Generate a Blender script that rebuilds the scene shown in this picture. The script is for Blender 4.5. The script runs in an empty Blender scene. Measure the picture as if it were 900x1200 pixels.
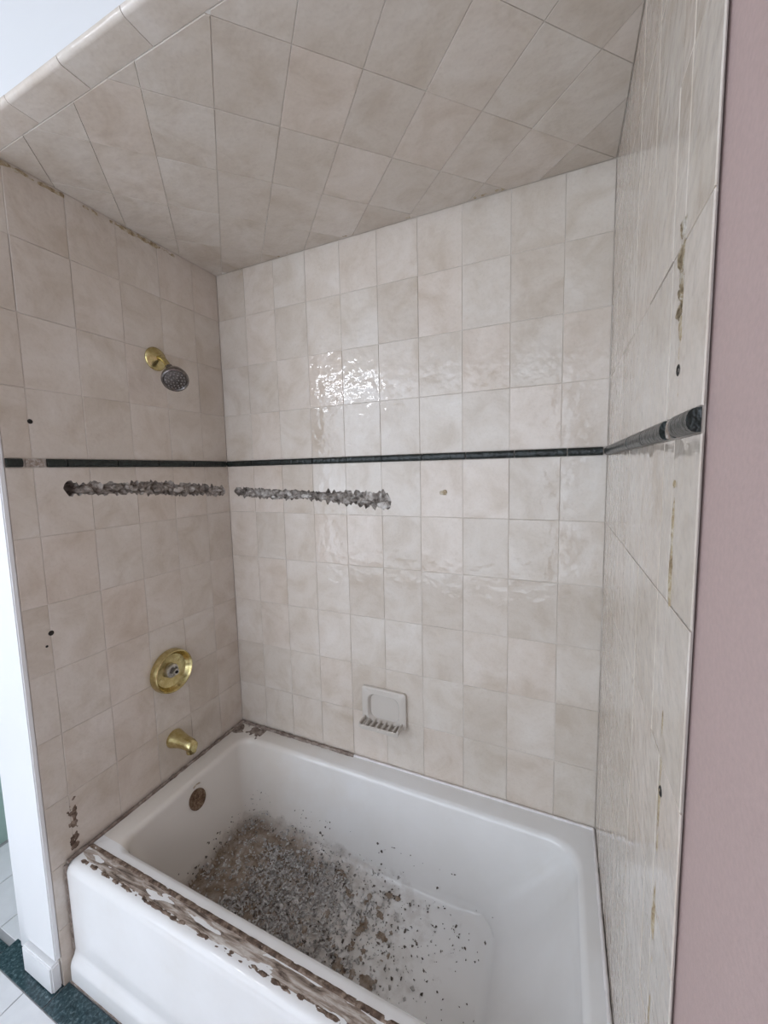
import bpy, bmesh, math, random
from mathutils import Vector, Matrix, noise
from mathutils.bvhtree import BVHTree

random.seed(11)
S = bpy.context.scene
C = bpy.context.collection
PI = math.pi

# ------------------------------------------------------------------ camera
W = 1.524            # alcove width (left tiled wall x=0, right tiled wall x=W, long wall y=0)
H = 2.465            # tiled ceiling height
ZR = 0.4025          # bathtub rim height
cam_data = bpy.data.cameras.new('camera')
cam = bpy.data.objects.new('camera', cam_data)
C.objects.link(cam)
R_ = Vector((0.91257736, 0.40830477, -0.02213094))
U_ = Vector((-0.01997507, 0.09857225, 0.9949294))
F_ = Vector((-0.40841592, 0.90750797, -0.09811072))
cam.matrix_world = Matrix(((R_.x, U_.x, -F_.x, 1.3994), (R_.y, U_.y, -F_.y, -1.3818), (R_.z, U_.z, -F_.z, 1.6044), (0, 0, 0, 1)))
cam_data.sensor_fit = 'HORIZONTAL'
cam_data.sensor_width = 36.0
cam_data.lens = 465.7 / 900 * 36
cam_data.shift_x = 0.0011
cam_data.shift_y = -0.0036
cam_data.clip_start = 0.02
S.camera = cam

# ------------------------------------------------------------------ world, exposure
wd = bpy.data.worlds.new('world')
S.world = wd
wd.use_nodes = True
wd.node_tree.nodes['Background'].inputs[0].default_value = (0.75, 0.82, 1, 1)
wd.node_tree.nodes['Background'].inputs[1].default_value = 0.4
S.view_settings.view_transform = 'Standard'
S.view_settings.look = 'None'
S.view_settings.gamma = 1
S.view_settings.use_curve_mapping = False
S.view_settings.exposure = -0.25
BULB_STRENGTH = 45.0
BULB_COLOR = (0.89, 0.925, 1.0)
FILL_POWER = 34.0

# unseen area light behind the camera, added to lift the general light level
wl = bpy.data.lights.new('rear_fill_light', 'AREA')
wl.shape = 'RECTANGLE'; wl.size = 2.85; wl.size_y = 2.2
wl.energy = FILL_POWER; wl.color = (0.82, 0.89, 1.0)
wlo = bpy.data.objects.new('rear_fill_light', wl)
C.objects.link(wlo)
wlo.location = (0.0, -2.96, 1.50)
wlo.rotation_euler = (PI / 2, 0, 0)      # -Z of the lamp looks to +Y

# ------------------------------------------------------------------ helpers
def obj(name, me, mat=None, parent=None, mw=None):
    o = bpy.data.objects.new(name, me)
    C.objects.link(o)
    if mat and not me.materials:
        me.materials.append(mat)
    if mw is not None:
        o.matrix_world = mw
    if parent is not None:
        o.parent = parent
        o.matrix_parent_inverse = parent.matrix_basis.inverted()
    return o

def tag(o, label=None, cat=None, group=None, kind=None):
    if label: o['label'] = label
    if cat: o['category'] = cat
    if group: o['group'] = group
    if kind: o['kind'] = kind
    return o

def empty(name, loc=(0, 0, 0)):
    o = bpy.data.objects.new(name, None)
    o.empty_display_size = 0.05
    C.objects.link(o)
    o.location = loc
    return o

def finish(bm, name, smooth=None):
    bmesh.ops.recalc_face_normals(bm, faces=bm.faces)
    me = bpy.data.meshes.new(name)
    bm.to_mesh(me); bm.free()
    if smooth is not None:
        for p in me.polygons: p.use_smooth = True
        me.set_sharp_from_angle(angle=math.radians(smooth))
    return me

def box_me(name, x0, x1, y0, y1, z0, z1, bevel=0.0):
    bm = bmesh.new()
    v = [bm.verts.new((x, y, z)) for x in (x0, x1) for y in (y0, y1) for z in (z0, z1)]
    for f in ((0, 1, 3, 2), (4, 6, 7, 5), (0, 4, 5, 1), (2, 3, 7, 6), (0, 2, 6, 4), (1, 5, 7, 3)):
        bm.faces.new([v[i] for i in f])
    if bevel:
        bmesh.ops.bevel(bm, geom=bm.edges[:], offset=bevel, segments=2, affect='EDGES')
    return finish(bm, name)

def frame(o, u, v):
    u = Vector(u).normalized(); v = Vector(v).normalized(); n = u.cross(v)
    return Matrix(((u.x, v.x, n.x, o[0]), (u.y, v.y, n.y, o[1]), (u.z, v.z, n.z, o[2]), (0, 0, 0, 1)))

def prism_bm(polys, c0, c1, mat=None):
    bm = bmesh.new()
    for poly in polys:
        lo = [bm.verts.new((a, b, c0)) for a, b in poly]
        hi = [bm.verts.new((a, b, c1)) for a, b in poly]
        bm.faces.new(hi); bm.faces.new(lo[::-1])
        n = len(poly)
        for i in range(n):
            bm.faces.new((lo[i], lo[(i + 1) % n], hi[(i + 1) % n], hi[i]))
    bmesh.ops.recalc_face_normals(bm, faces=bm.faces)
    bmesh.ops.triangulate(bm, faces=[f for f in bm.faces if len(f.verts) > 4])
    return bm

def inset_poly(poly, d):
    """inset a convex counter-clockwise polygon"""
    n = len(poly); out = []
    for i in range(n):
        p0, p1, p2 = Vector(poly[i - 1]), Vector(poly[i]), Vector(poly[(i + 1) % n])
        e1 = (p1 - p0).normalized(); e2 = (p2 - p1).normalized()
        n1 = Vector((-e1.y, e1.x)); n2 = Vector((-e2.y, e2.x))
        k = 1 + n1.dot(n2)
        m = (n1 + n2) / max(k, 0.2)
        q = p1 + m * d
        out.append((q.x, q.y))
    return out

def tile_mesh(name, poly, th, bev=0.0010):
    """a tile with an eased top edge, local c from 0 (back) to th (face)"""
    bm = bmesh.new()
    p2 = inset_poly(poly, bev)
    lo = [bm.verts.new((a, b, 0)) for a, b in poly]
    mi = [bm.verts.new((a, b, th - bev * 0.7)) for a, b in poly]
    hi = [bm.verts.new((a, b, th)) for a, b in p2]
    n = len(poly)
    bm.faces.new(hi)
    for i in range(n):
        j = (i + 1) % n
        bm.faces.new((lo[i], lo[j], mi[j], mi[i]))
        bm.faces.new((mi[i], mi[j], hi[j], hi[i]))
    return finish(bm, name)

def clip_poly(poly, a, b, c):
    """keep a*x+b*y<=c"""
    out = []
    n = len(poly)
    for i in range(n):
        p, q = poly[i], poly[(i + 1) % n]
        dp = a * p[0] + b * p[1] - c; dq = a * q[0] + b * q[1] - c
        if dp <= 0: out.append(p)
        if dp * dq < 0:
            t = dp / (dp - dq)
            out.append((p[0] + t * (q[0] - p[0]), p[1] + t * (q[1] - p[1])))
    return out

def area(poly):
    return 0.5 * sum(poly[i][0] * poly[(i + 1) % len(poly)][1] - poly[(i + 1) % len(poly)][0] * poly[i][1] for i in range(len(poly)))

def lathe_bm(profile, seg=32, bm=None, mw=None):
    """profile [(r,h)] turned about local z"""
    bm = bm or bmesh.new()
    mw = mw or Matrix.Identity(4)
    rings = []
    for r, h in profile:
        if r < 1e-6:
            rings.append([bm.verts.new(mw @ Vector((0, 0, h)))])
        else:
            rings.append([bm.verts.new(mw @ Vector((r * math.cos(2 * PI * i / seg), r * math.sin(2 * PI * i / seg), h))) for i in range(seg)])
    for A, B in zip(rings[:-1], rings[1:]):
        for i in range(seg):
            j = (i + 1) % seg
            if len(A) == 1 and len(B) == 1: continue
            if len(A) == 1: bm.faces.new((A[0], B[i], B[j]))
            elif len(B) == 1: bm.faces.new((A[i], A[j], B[0]))
            else: bm.faces.new((A[i], A[j], B[j], B[i]))
    return bm

def axis_frame(o, d):
    d = Vector(d).normalized()
    t = Vector((0, 0, 1)) if abs(d.z) < 0.9 else Vector((0, 1, 0))
    u = t.cross(d).normalized(); v = d.cross(u)
    return Matrix(((u.x, v.x, d.x, o[0]), (u.y, v.y, d.y, o[1]), (u.z, v.z, d.z, o[2]), (0, 0, 0, 1)))

def tube_bm(pts, rad, seg=14, bm=None, caps=True):
    bm = bm or bmesh.new()
    pts = [Vector(p) for p in pts]
    rings = []
    for i, p in enumerate(pts):
        d = (pts[min(i + 1, len(pts) - 1)] - pts[max(i - 1, 0)]).normalized()
        m = axis_frame(p, d)
        r = rad[i] if isinstance(rad, (list, tuple)) else rad
        rings.append([bm.verts.new(m @ Vector((r * math.cos(2 * PI * k / seg), r * math.sin(2 * PI * k / seg), 0))) for k in range(seg)])
    for A, B in zip(rings[:-1], rings[1:]):
        for k in range(seg):
            bm.faces.new((A[k], A[(k + 1) % seg], B[(k + 1) % seg], B[k]))
    if caps:
        bm.faces.new(rings[0][::-1]); bm.faces.new(rings[-1])
    return bm

def fbm(x, y, z=0.0, o=4):
    return noise.fractal(Vector((x, y, z)), 0.9, 2.1, o)      # roughly -1..1

# ------------------------------------------------------------------ materials
def nt(name):
    m = bpy.data.materials.new(name)
    m.use_nodes = True
    t = m.node_tree
    b = t.nodes['Principled BSDF']
    return m, t, b

def N(t, kind, **kw):
    n = t.nodes.new(kind)
    for k, v in kw.items(): setattr(n, k, v)
    return n

def ramp(t, stops, fac):
    r = N(t, 'ShaderNodeValToRGB')
    e = r.color_ramp.elements
    while len(e) < len(stops): e.new(0.5)
    for el, (pos, col) in zip(e, stops):
        el.position = pos; el.color = (*col, 1)
    t.links.new(fac, r.inputs[0])
    return r.outputs[0]

def noise_tex(t, vec, scale, detail=4, rough=0.55, dist=0.0):
    n = N(t, 'ShaderNodeTexNoise')
    n.inputs['Scale'].default_value = scale
    n.inputs['Detail'].default_value = detail
    n.inputs['Roughness'].default_value = rough
    n.inputs['Distortion'].default_value = dist
    if vec is not None: t.links.new(vec, n.inputs['Vector'])
    return n.outputs['Fac']

def bump(t, b, height, strength, dist):
    n = N(t, 'ShaderNodeBump')
    n.inputs['Strength'].default_value = strength
    n.inputs['Distance'].default_value = dist
    t.links.new(height, n.inputs['Height'])
    t.links.new(n.outputs[0], b.inputs['Normal'])
    return n

def mixc(t, fac, a, bb, mode='MIX'):
    m = N(t, 'ShaderNodeMix', data_type='RGBA', blend_type=mode)
    for sock, val in ((m.inputs[0], fac), (m.inputs[6], a), (m.inputs[7], bb)):
        if isinstance(val, (tuple, list)): sock.default_value = (*val, 1)
        elif isinstance(val, (int, float)): sock.default_value = val
        else: t.links.new(val, sock)
    return m.outputs[2]

def simple(name, col, rough=0.5, metal=0.0, bscale=None, bstr=0.2, bdist=0.001, var=0.0, vscale=8, coat=0.0):
    m, t, b = nt(name)
    g = N(t, 'ShaderNodeNewGeometry').outputs['Position']
    if var:
        f = noise_tex(t, g, vscale, 5)
        lo = tuple(c * (1 - var) for c in col); hi = tuple(min(1, c * (1 + var)) for c in col)
        t.links.new(ramp(t, [(0.3, lo), (0.7, hi)], f), b.inputs['Base Color'])
    else:
        b.inputs['Base Color'].default_value = (*col, 1)
    b.inputs['Roughness'].default_value = rough
    b.inputs['Metallic'].default_value = metal
    b.inputs['Coat Weight'].default_value = coat
    if bscale:
        bump(t, b, noise_tex(t, g, bscale, 3), bstr, bdist)
    return m

def tile_material():
    m, t, b = nt('glazed_beige_tile')
    g = N(t, 'ShaderNodeNewGeometry').outputs['Position']
    rnd = N(t, 'ShaderNodeObjectInfo').outputs['Random']
    sc = N(t, 'ShaderNodeMath', operation='MULTIPLY'); sc.inputs[1].default_value = 37.0
    t.links.new(rnd, sc.inputs[0])
    add = N(t, 'ShaderNodeVectorMath', operation='ADD')
    t.links.new(g, add.inputs[0]); t.links.new(sc.outputs[0], add.inputs[1])
    vec = add.outputs[0]
    cloud = noise_tex(t, vec, 7.5, 5, 0.6, 0.6)
    c1 = ramp(t, [(0.25, (0.56, 0.48, 0.395)), (0.5, (0.665, 0.597, 0.525)), (0.75, (0.73, 0.675, 0.615))], cloud)
    tint = ramp(t, [(0.0, (0.90, 0.875, 0.85)), (0.5, (1, 1, 1)), (1.0, (1.0, 0.96, 0.94))], rnd)
    col = mixc(t, 0.9, c1, tint, 'MULTIPLY')
    speck = noise_tex(t, vec, 130, 3, 0.6)
    sp = ramp(t, [(0.25, (0.90, 0.89, 0.87)), (0.5, (1, 1, 1))], speck)
    col = mixc(t, 0.6, col, sp, 'MULTIPLY')
    t.links.new(col, b.inputs['Base Color'])
    b.inputs['Roughness'].default_value = 0.07
    b.inputs['Specular IOR Level'].default_value = 0.5
    w1 = noise_tex(t, vec, 32, 2, 0.4)
    bump(t, b, w1, 0.6, 0.0036)
    return m

def grout_material():
    m, t, b = nt('grout')
    g = N(t, 'ShaderNodeNewGeometry').outputs['Position']
    f = noise_tex(t, g, 5, 5, 0.6)
    t.links.new(ramp(t, [(0.3, (0.46, 0.40, 0.34)), (0.55, (0.66, 0.60, 0.54))], f), b.inputs['Base Color'])
    b.inputs['Roughness'].default_value = 0.9
    return m

def rubble_material(name, dark, mid, light, scale=60, bstr=0.8):
    m, t, b = nt(name)
    g = N(t, 'ShaderNodeNewGeometry').outputs['Position']
    f = noise_tex(t, g, scale, 6, 0.65, 0.4)
    t.links.new(ramp(t, [(0.30, dark), (0.47, mid), (0.68, light)], f), b.inputs['Base Color'])
    b.inputs['Roughness'].default_value = 0.95
    bump(t, b, noise_tex(t, g, scale * 3, 4), bstr, 0.003)
    return m

def enamel_material():
    """bathtub enamel: glossy bone white, with settled grime on the basin floor"""
    m, t, b = nt('bathtub_enamel')
    g = N(t, 'ShaderNodeNewGeometry').outputs['Position']
    cl = noise_tex(t, g, 5, 4)
    base = ramp(t, [(0.3, (0.79, 0.775, 0.755)), (0.7, (0.84, 0.83, 0.82))], cl)
    sep = N(t, 'ShaderNodeSeparateXYZ'); t.links.new(g, sep.inputs[0])
    # grime lies low in the basin and towards the drain end, with a ragged outline
    zr = N(t, 'ShaderNodeMapRange'); zr.inputs[1].default_value = 0.16; zr.inputs[2].default_value = 0.07
    t.links.new(sep.outputs[2], zr.inputs[0])
    xr = N(t, 'ShaderNodeMapRange'); xr.inputs[1].default_value = 1.25; xr.inputs[2].default_value = 0.30
    t.links.new(sep.outputs[0], xr.inputs[0])
    mu = N(t, 'ShaderNodeMath', operation='MULTIPLY')
    t.links.new(zr.outputs[0], mu.inputs[0]); t.links.new(xr.outputs[0], mu.inputs[1])
    yf = N(t, 'ShaderNodeMapRange'); yf.inputs[1].default_value = -0.04; yf.inputs[2].default_value = -0.74
    t.links.new(sep.outputs[1], yf.inputs[0])
    gt = N(t, 'ShaderNodeMath', operation='GREATER_THAN'); gt.inputs[1].default_value = 0.001
    t.links.new(yf.outputs[0], gt.inputs[0])
    yl = N(t, 'ShaderNodeMath', operation='LESS_THAN'); yl.inputs[1].default_value = 0.985
    t.links.new(yf.outputs[0], yl.inputs[0])
    m2 = N(t, 'ShaderNodeMath', operation='MULTIPLY'); t.links.new(mu.outputs[0], m2.inputs[0]); t.links.new(yl.outputs[0], m2.inputs[1])
    nz = noise_tex(t, g, 22, 6, 0.65)
    ad = N(t, 'ShaderNodeMath', operation='ADD'); t.links.new(m2.outputs[0], ad.inputs[0]); t.links.new(nz, ad.inputs[1])
    fr = N(t, 'ShaderNodeMapRange'); fr.inputs[1].default_value = 0.75; fr.inputs[2].default_value = 1.35
    t.links.new(ad.outputs[0], fr.inputs[0])
    br = noise_tex(t, g, 9, 4)
    dirt = ramp(t, [(0.35, (0.20, 0.14, 0.09)), (0.55, (0.36, 0.30, 0.25)), (0.75, (0.48, 0.43, 0.39))], br)
    # soap scum film at the drain end, inside the basin only
    fx_ = N(t, 'ShaderNodeMapRange'); fx_.inputs[1].default_value = 0.75; fx_.inputs[2].default_value = 0.12
    t.links.new(sep.outputs[0], fx_.inputs[0])
    yin = N(t, 'ShaderNodeMath', operation='GREATER_THAN'); yin.inputs[1].default_value = -0.66
    t.links.new(sep.outputs[1], yin.inputs[0])
    fm_ = N(t, 'ShaderNodeMath', operation='MULTIPLY'); t.links.new(fx_.outputs[0], fm_.inputs[0]); t.links.new(yin.outputs[0], fm_.inputs[1])
    fa_ = N(t, 'ShaderNodeMath', operation='ADD'); t.links.new(fm_.outputs[0], fa_.inputs[0]); t.links.new(noise_tex(t, g, 6, 5, 0.6), fa_.inputs[1])
    fs_ = N(t, 'ShaderNodeMapRange'); fs_.inputs[1].default_value = 0.55; fs_.inputs[2].default_value = 1.35; fs_.inputs[4].default_value = 0.8
    t.links.new(fa_.outputs[0], fs_.inputs[0])
    base = mixc(t, fs_.outputs[0], base, (0.71, 0.645, 0.57))
    t.links.new(mixc(t, fr.outputs[0], base, dirt), b.inputs['Base Color'])
    rr = N(t, 'ShaderNodeMapRange'); rr.inputs[3].default_value = 0.06; rr.inputs[4].default_value = 0.8
    t.links.new(fr.outputs[0], rr.inputs[0]); t.links.new(rr.outputs[0], b.inputs['Roughness'])
    return m

def brass_material():
    m, t, b = nt('polished_brass')
    g = N(t, 'ShaderNodeNewGeometry').outputs['Position']
    f = noise_tex(t, g, 70, 4)
    t.links.new(ramp(t, [(0.3, (0.46, 0.37, 0.15)), (0.7, (0.72, 0.62, 0.33))], f), b.inputs['Base Color'])
    b.inputs['Metallic'].default_value = 1.0
    b.inputs['Roughness'].default_value = 0.24
    return m

M = {}
M['tile'] = tile_material()
M['grout_pale'] = simple('pale_ceiling_grout', (0.74, 0.71, 0.66), 0.9, var=0.1, vscale=9)
M['grout'] = grout_material()
M['liner'] = simple('green_black_glaze', (0.008, 0.013, 0.011), 0.30, var=0.5, vscale=60, bscale=70, bstr=0.8, bdist=0.006)
M['liner_bare'] = rubble_material('bare_liner_bed', (0.16, 0.11, 0.08), (0.34, 0.28, 0.23), (0.62, 0.58, 0.54), 90)
M['mortar'] = rubble_material('broken_mortar', (0.016, 0.012, 0.009), (0.27, 0.235, 0.205), (0.64, 0.60, 0.555), 34, 1.0)
M['chunk'] = rubble_material('pale_plaster', (0.26, 0.23, 0.20), (0.56, 0.52, 0.48), (0.72, 0.69, 0.66), 60)
M['white'] = simple('white_wall_paint', (0.70, 0.70, 0.70), 0.55, bscale=220, bstr=0.15, bdist=0.0006)
M['white_trim'] = simple('white_gloss_paint', (0.85, 0.85, 0.85), 0.3, bscale=30, bstr=0.06, bdist=0.001)
M['pink'] = simple('mauve_pink_paint', (0.54, 0.40, 0.375), 0.6, var=0.05, vscale=160, bscale=240, bstr=0.3, bdist=0.0008)
M['mint'] = simple('mint_paint', (0.45, 0.62, 0.55), 0.6, bscale=200, bstr=0.1)
M['enamel'] = enamel_material()
M['brass'] = brass_material()
M['pewter'] = simple('tarnished_dark_chrome', (0.20, 0.18, 0.17), 0.22, 0.9, var=0.3, vscale=90)
M['nozzle'] = simple('grey_nozzle', (0.30, 0.27, 0.25), 0.5, 0.3)
M['chrome'] = simple('dull_chrome', (0.52, 0.50, 0.47), 0.3, 0.9, var=0.3, vscale=120)
M['dark'] = simple('dark_hollow', (0.02, 0.017, 0.014), 0.9)
M['rust'] = rubble_material('rusty_iron', (0.05, 0.028, 0.016), (0.16, 0.095, 0.055), (0.30, 0.21, 0.14), 110, 0.8)
M['glue'] = rubble_material('brown_adhesive', (0.030, 0.020, 0.015), (0.13, 0.085, 0.06), (0.36, 0.28, 0.22), 42, 0.6)
M['glue_tan'] = rubble_material('tan_adhesive', (0.16, 0.10, 0.05), (0.40, 0.31, 0.19), (0.62, 0.56, 0.46), 70, 0.6)
def stretched(name, dark, mid, light):
    m, t, b = nt(name)
    g = N(t, 'ShaderNodeNewGeometry').outputs['Position']
    mp = N(t, 'ShaderNodeMapping'); mp.inputs['Scale'].default_value = (0.14, 1, 1)
    t.links.new(g, mp.inputs[0])
    f = noise_tex(t, mp.outputs[0], 95, 6, 0.65, 0.5)
    t.links.new(ramp(t, [(0.36, dark), (0.5, mid), (0.66, light)], f), b.inputs['Base Color'])
    b.inputs['Roughness'].default_value = 0.85
    bump(t, b, f, 0.6, 0.003)
    return m
M['rim_glue'] = stretched('streaked_rim_adhesive', (0.08, 0.055, 0.04), (0.34, 0.27, 0.22), (0.62, 0.57, 0.52))
M['patch'] = rubble_material('brown_broken_tile', (0.07, 0.045, 0.02), (0.30, 0.23, 0.14), (0.66, 0.62, 0.56), 60, 0.8)
M['caulk_white'] = simple('white_caulk', (0.82, 0.78, 0.77), 0.5, var=0.08, vscale=40)
M['caulk_dirty'] = rubble_material('mildewed_caulk', (0.10, 0.07, 0.055), (0.22, 0.17, 0.14), (0.42, 0.36, 0.31), 35, 0.4)
M['bone'] = simple('bone_ceramic', (0.61, 0.56, 0.505), 0.2)
M['dust'] = rubble_material('brown_silt', (0.12, 0.075, 0.04), (0.26, 0.20, 0.15), (0.42, 0.37, 0.32), 26, 0.8)
M['gravel'] = rubble_material('grey_rubble', (0.13, 0.115, 0.10), (0.44, 0.42, 0.40), (0.76, 0.745, 0.73), 60, 0.4)
M['gravel_dark'] = rubble_material('dark_rubble', (0.04, 0.033, 0.028), (0.12, 0.10, 0.085), (0.24, 0.21, 0.18), 42, 0.5)
M['floor_tile'] = simple('white_floor_tile', (0.78, 0.78, 0.79), 0.12, var=0.03, vscale=30)
M['floor_grout'] = simple('grey_floor_grout', (0.36, 0.36, 0.36), 0.9)
def green_marble():
    m, t, b = nt('green_marble')
    g = N(t, 'ShaderNodeNewGeometry').outputs['Position']
    f = noise_tex(t, g, 110, 6, 0.7, 0.4)
    t.links.new(ramp(t, [(0.38, (0.010, 0.026, 0.032)), (0.55, (0.04, 0.078, 0.09)), (0.74, (0.22, 0.30, 0.31))], f), b.inputs['Base Color'])
    b.inputs['Roughness'].default_value = 0.15
    return m
M['marble'] = green_marble()
def emission(name, col, s):
    m, t, b = nt(name)
    b.inputs['Base Color'].default_value = (*col, 1)
    b.inputs['Emission Color'].default_value = (*col, 1)
    b.inputs['Emission Strength'].default_value = s
    return m
M['bulb'] = emission('lit_bulb', BULB_COLOR, BULB_STRENGTH)
M['fill_pane'] = emission('glowing_fill_pane', (0.80, 0.90, 1.0), 1.0)  # glow of the panel added behind the camera as soft fill

# ------------------------------------------------------------------ chiselled groove outlines
TH = 0.0016          # tile face stands this far in front of the grout bed
ROW_T, ROW_B = 1.6345, 1.4307
def curve_pts(keys, u):
    for (a, va), (b, vb) in zip(keys[:-1], keys[1:]):
        if a <= u <= b:
            k = (u - a) / (b - a); return va + (vb - va) * k
    return keys[0][1] if u < keys[0][0] else keys[-1][1]

class Groove:
    def __init__(s, u0, u1, mid, half, seed, n):
        s.u0, s.u1, s.seed, s.n = u0, u1, seed, n
        s.us = [u0 + (u1 - u0) * i / n for i in range(n + 1)]
        s.mid = [curve_pts(mid, u) for u in s.us]
        s.top, s.bot = [], []
        for i, u in enumerate(s.us):
            e = min(1.0, (min(u - u0, u1 - u) / 0.016)) ** 0.5 if u1 > u0 else 0
            h = curve_pts(half, u) * max(e, 0)
            s.top.append(s.mid[i] + h * (1 + 0.62 * fbm(u * 70, seed, 0, 4)))
            s.bot.append(s.mid[i] - h * (1 + 0.62 * fbm(u * 70, seed + 9.3, 0, 4)))
    def at(s, arr, u):
        f = (u - s.u0) / (s.u1 - s.u0) * s.n
        i = max(0, min(s.n - 1, int(f))); k = f - i
        return arr[i] * (1 - k) + arr[i + 1] * k
    def cut(s, a0, a1, z0, z1):
        """polygons of the rectangle [a0,a1]x[z0,z1] minus the groove"""
        if a1 <= s.u0 or a0 >= s.u1: return None
        inner = [i for i, u in enumerate(s.us) if a0 + 1e-5 < u < a1 - 1e-5]
        L, Rr = a0 > s.u0, a1 < s.u1
        tp = [(s.us[i], s.top[i]) for i in inner]; bp = [(s.us[i], s.bot[i]) for i in inner]
        if L:
            tp = [(a0, s.at(s.top, a0))] + tp; bp = [(a0, s.at(s.bot, a0))] + bp
        if Rr:
            tp = tp + [(a1, s.at(s.top, a1))] if a1 < s.u1 - 1e-5 and not any(abs(u - s.u1) < 1e-6 for u, _ in tp) else tp
            bp = bp + [(a1, s.at(s.bot, a1))] if a1 < s.u1 - 1e-5 and not any(abs(u - s.u1) < 1e-6 for u, _ in bp) else bp
        return tp, bp

def groove_split(g, a0, a1, z0, z1):
    """returns list of polygons"""
    if a1 <= g.u0 or a0 >= g.u1:
        return [[(a0, z0), (a1, z0), (a1, z1), (a0, z1)]]
    us = [u for u in g.us if a0 < u < a1]
    starts, ends = a0 < g.u0, a1 > g.u1
    lo, hi = max(a0, g.u0), min(a1, g.u1)
    us = sorted(set([lo] + us + [hi]))
    tp = [(u, g.at(g.top, u)) for u in us]; bp = [(u, g.at(g.bot, u)) for u in us]
    up = [(a1, z1), (a0, z1)]; dn = [(a0, z0), (a1, z0)]
    if starts and ends:
        m0, m1 = g.mid[0], g.mid[-1]
        return [[(a0, z1), (a0, m0)] + tp + [(a1, m1), (a1, z1)], [(a0, z0), (a1, z0), (a1, m1)] + bp[::-1] + [(a0, m0)]]
    if starts:      # groove runs out of the tile on the high side
        return [[(a0, z0), (a1, z0)] + bp[::-1] + tp[1:] + [(a1, z1), (a0, z1)]]
    if ends:
        return [[(a0, z0), (a1, z0), (a1, z1), (a0, z1)] + tp + bp[::-1][1:]]
    return [up + tp, dn + bp[::-1]]

# back wall: u = x ; left wall: u = y (runs from -0.654 near the room to the corner)
G_back = Groove(0.030, 0.812, [(0.03, 1.522), (0.25, 1.512), (0.45, 1.505), (0.65, 1.496), (0.82, 1.484)],
                [(0.03, 0.016), (0.10, 0.021), (0.45, 0.020), (0.62, 0.027), (0.80, 0.033)], 3.1, 150)
G_left = Groove(-0.668, -0.022, [(-0.67, 1.570), (-0.44, 1.560), (-0.2, 1.543), (-0.02, 1.525)],
                [(-0.67, 0.021), (-0.50, 0.021), (-0.25, 0.026), (-0.05, 0.024)], 7.7, 130)

def groove_mesh(g, depth, deep_at=None, rows=9):
    bm = bmesh.new()
    grid = []
    for i, u in enumerate(g.us):
        row = []
        for j in range(rows):
            k = j / (rows - 1)
            z = g.top[i] * (1 - k) + g.bot[i] * k
            prof = min(1.0, math.sin(PI * k) * 1.9)
            d = depth * prof * (0.62 + 0.75 * fbm(u * 38, z * 38, g.seed, 4))
            d = max(d, 0.0015 * prof)
            if deep_at: d += deep_at[1] * prof * math.exp(-((u - deep_at[0]) / deep_at[2]) ** 4)
            row.append(bm.verts.new((u, z, -d + (TH - 0.0006 if j in (0, rows - 1) else 0))))
        grid.append(row)
    for i in range(len(grid) - 1):
        for j in range(rows - 1):
            bm.faces.new((grid[i][j], grid[i + 1][j], grid[i + 1][j + 1], grid[i][j + 1]))
    return finish(bm, 'broken_mortar', 40)

# ------------------------------------------------------------------ setting: walls, tiled ceiling
ROWS_LOW = [0.4017, 0.6075, 0.8133, 1.0191, 1.2249, 1.4307]
LINER_B, LINER_T = 1.6345, 1.6600
ROWS_TOP = [1.6600, 1.8605, 2.0663, 2.2721, H]
GAP = 0.0008         # half joint

# local frames: (a along wall, b up, c out of the wall); grout plane sits TH behind the tile face
MW_back = frame((0, TH, 0), (1, 0, 0), (0, 0, 1))          # n = u x v = -y : towards the room
MW_left = frame((-TH, 0, 0), (0, 1, 0), (0, 0, 1))         # n = +x
MW_right = frame((W + TH, 0, 0), (0, -1, 0), (0, 0, 1))    # n = -x ; a = -y
MW_ceil = frame((0, 0, H + TH), (1, 0, 0), (0, -1, 0))     # n = -z ; b = -y

_shared = {}
def put_tile(wall, mw, a0, a1, b0, b1, name='wall_tile', tilt=0.0018, gap=GAP, th=TH, mat='tile', lift=0.0004):
    w, h = a1 - a0 - 2 * gap, b1 - b0 - 2 * gap
    key = (round(w, 4), round(h, 4), th)
    if key not in _shared:
        _shared[key] = tile_mesh(name, [(-w / 2, -h / 2), (w / 2, -h / 2), (w / 2, h / 2), (-w / 2, h / 2)], th)
    j = Matrix.Rotation(random.gauss(0, tilt), 4, 'X') @ Matrix.Rotation(random.gauss(0, tilt), 4, 'Y')
    m = mw @ Matrix.Translation(((a0 + a1) / 2, (b0 + b1) / 2, random.gauss(0, lift))) @ j
    return obj(name, _shared[key], M[mat], wall, m)

def put_cut(wall, mw, polys, th=TH, name='wall_tile'):
    return obj(name, finish(prism_bm(polys, 0, th), name), M['tile'], wall, mw)

def wall_mesh(polys, depth=0.04):
    return finish(prism_bm(polys, -depth, 0), 'wall')

wall_back = obj('wall_back', wall_mesh(groove_split(G_back, -0.02, W + 0.02, 0.0, H + 0.02), 0.07), M['grout'], None, MW_back)
tag(wall_back, 'long beige tiled wall behind the bathtub', 'wall', kind='structure')
wall_left = obj('wall_left', wall_mesh(groove_split(G_left, -0.803, 0.0, 0.0, H + 0.02), 0.07), M['grout'], None, MW_left)
tag(wall_left, 'beige tiled wall carrying the shower head and brass spout', 'wall', kind='structure')
wall_right = obj('wall_right', wall_mesh([[(0, 0), (0.884, 0), (0.884, H + 0.3), (0, H + 0.3)]], 0.003), M['grout'], None, MW_right)
tag(wall_right, 'beige tiled wall at the far end from the taps', 'wall', kind='structure')
ceiling = obj('ceiling', wall_mesh([[(-0.1, -0.07), (W + 0.01, -0.07), (W + 0.01, 0.806), (-0.1, 0.806)]], 0.02), M['grout_pale'], None, MW_ceil)
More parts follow.
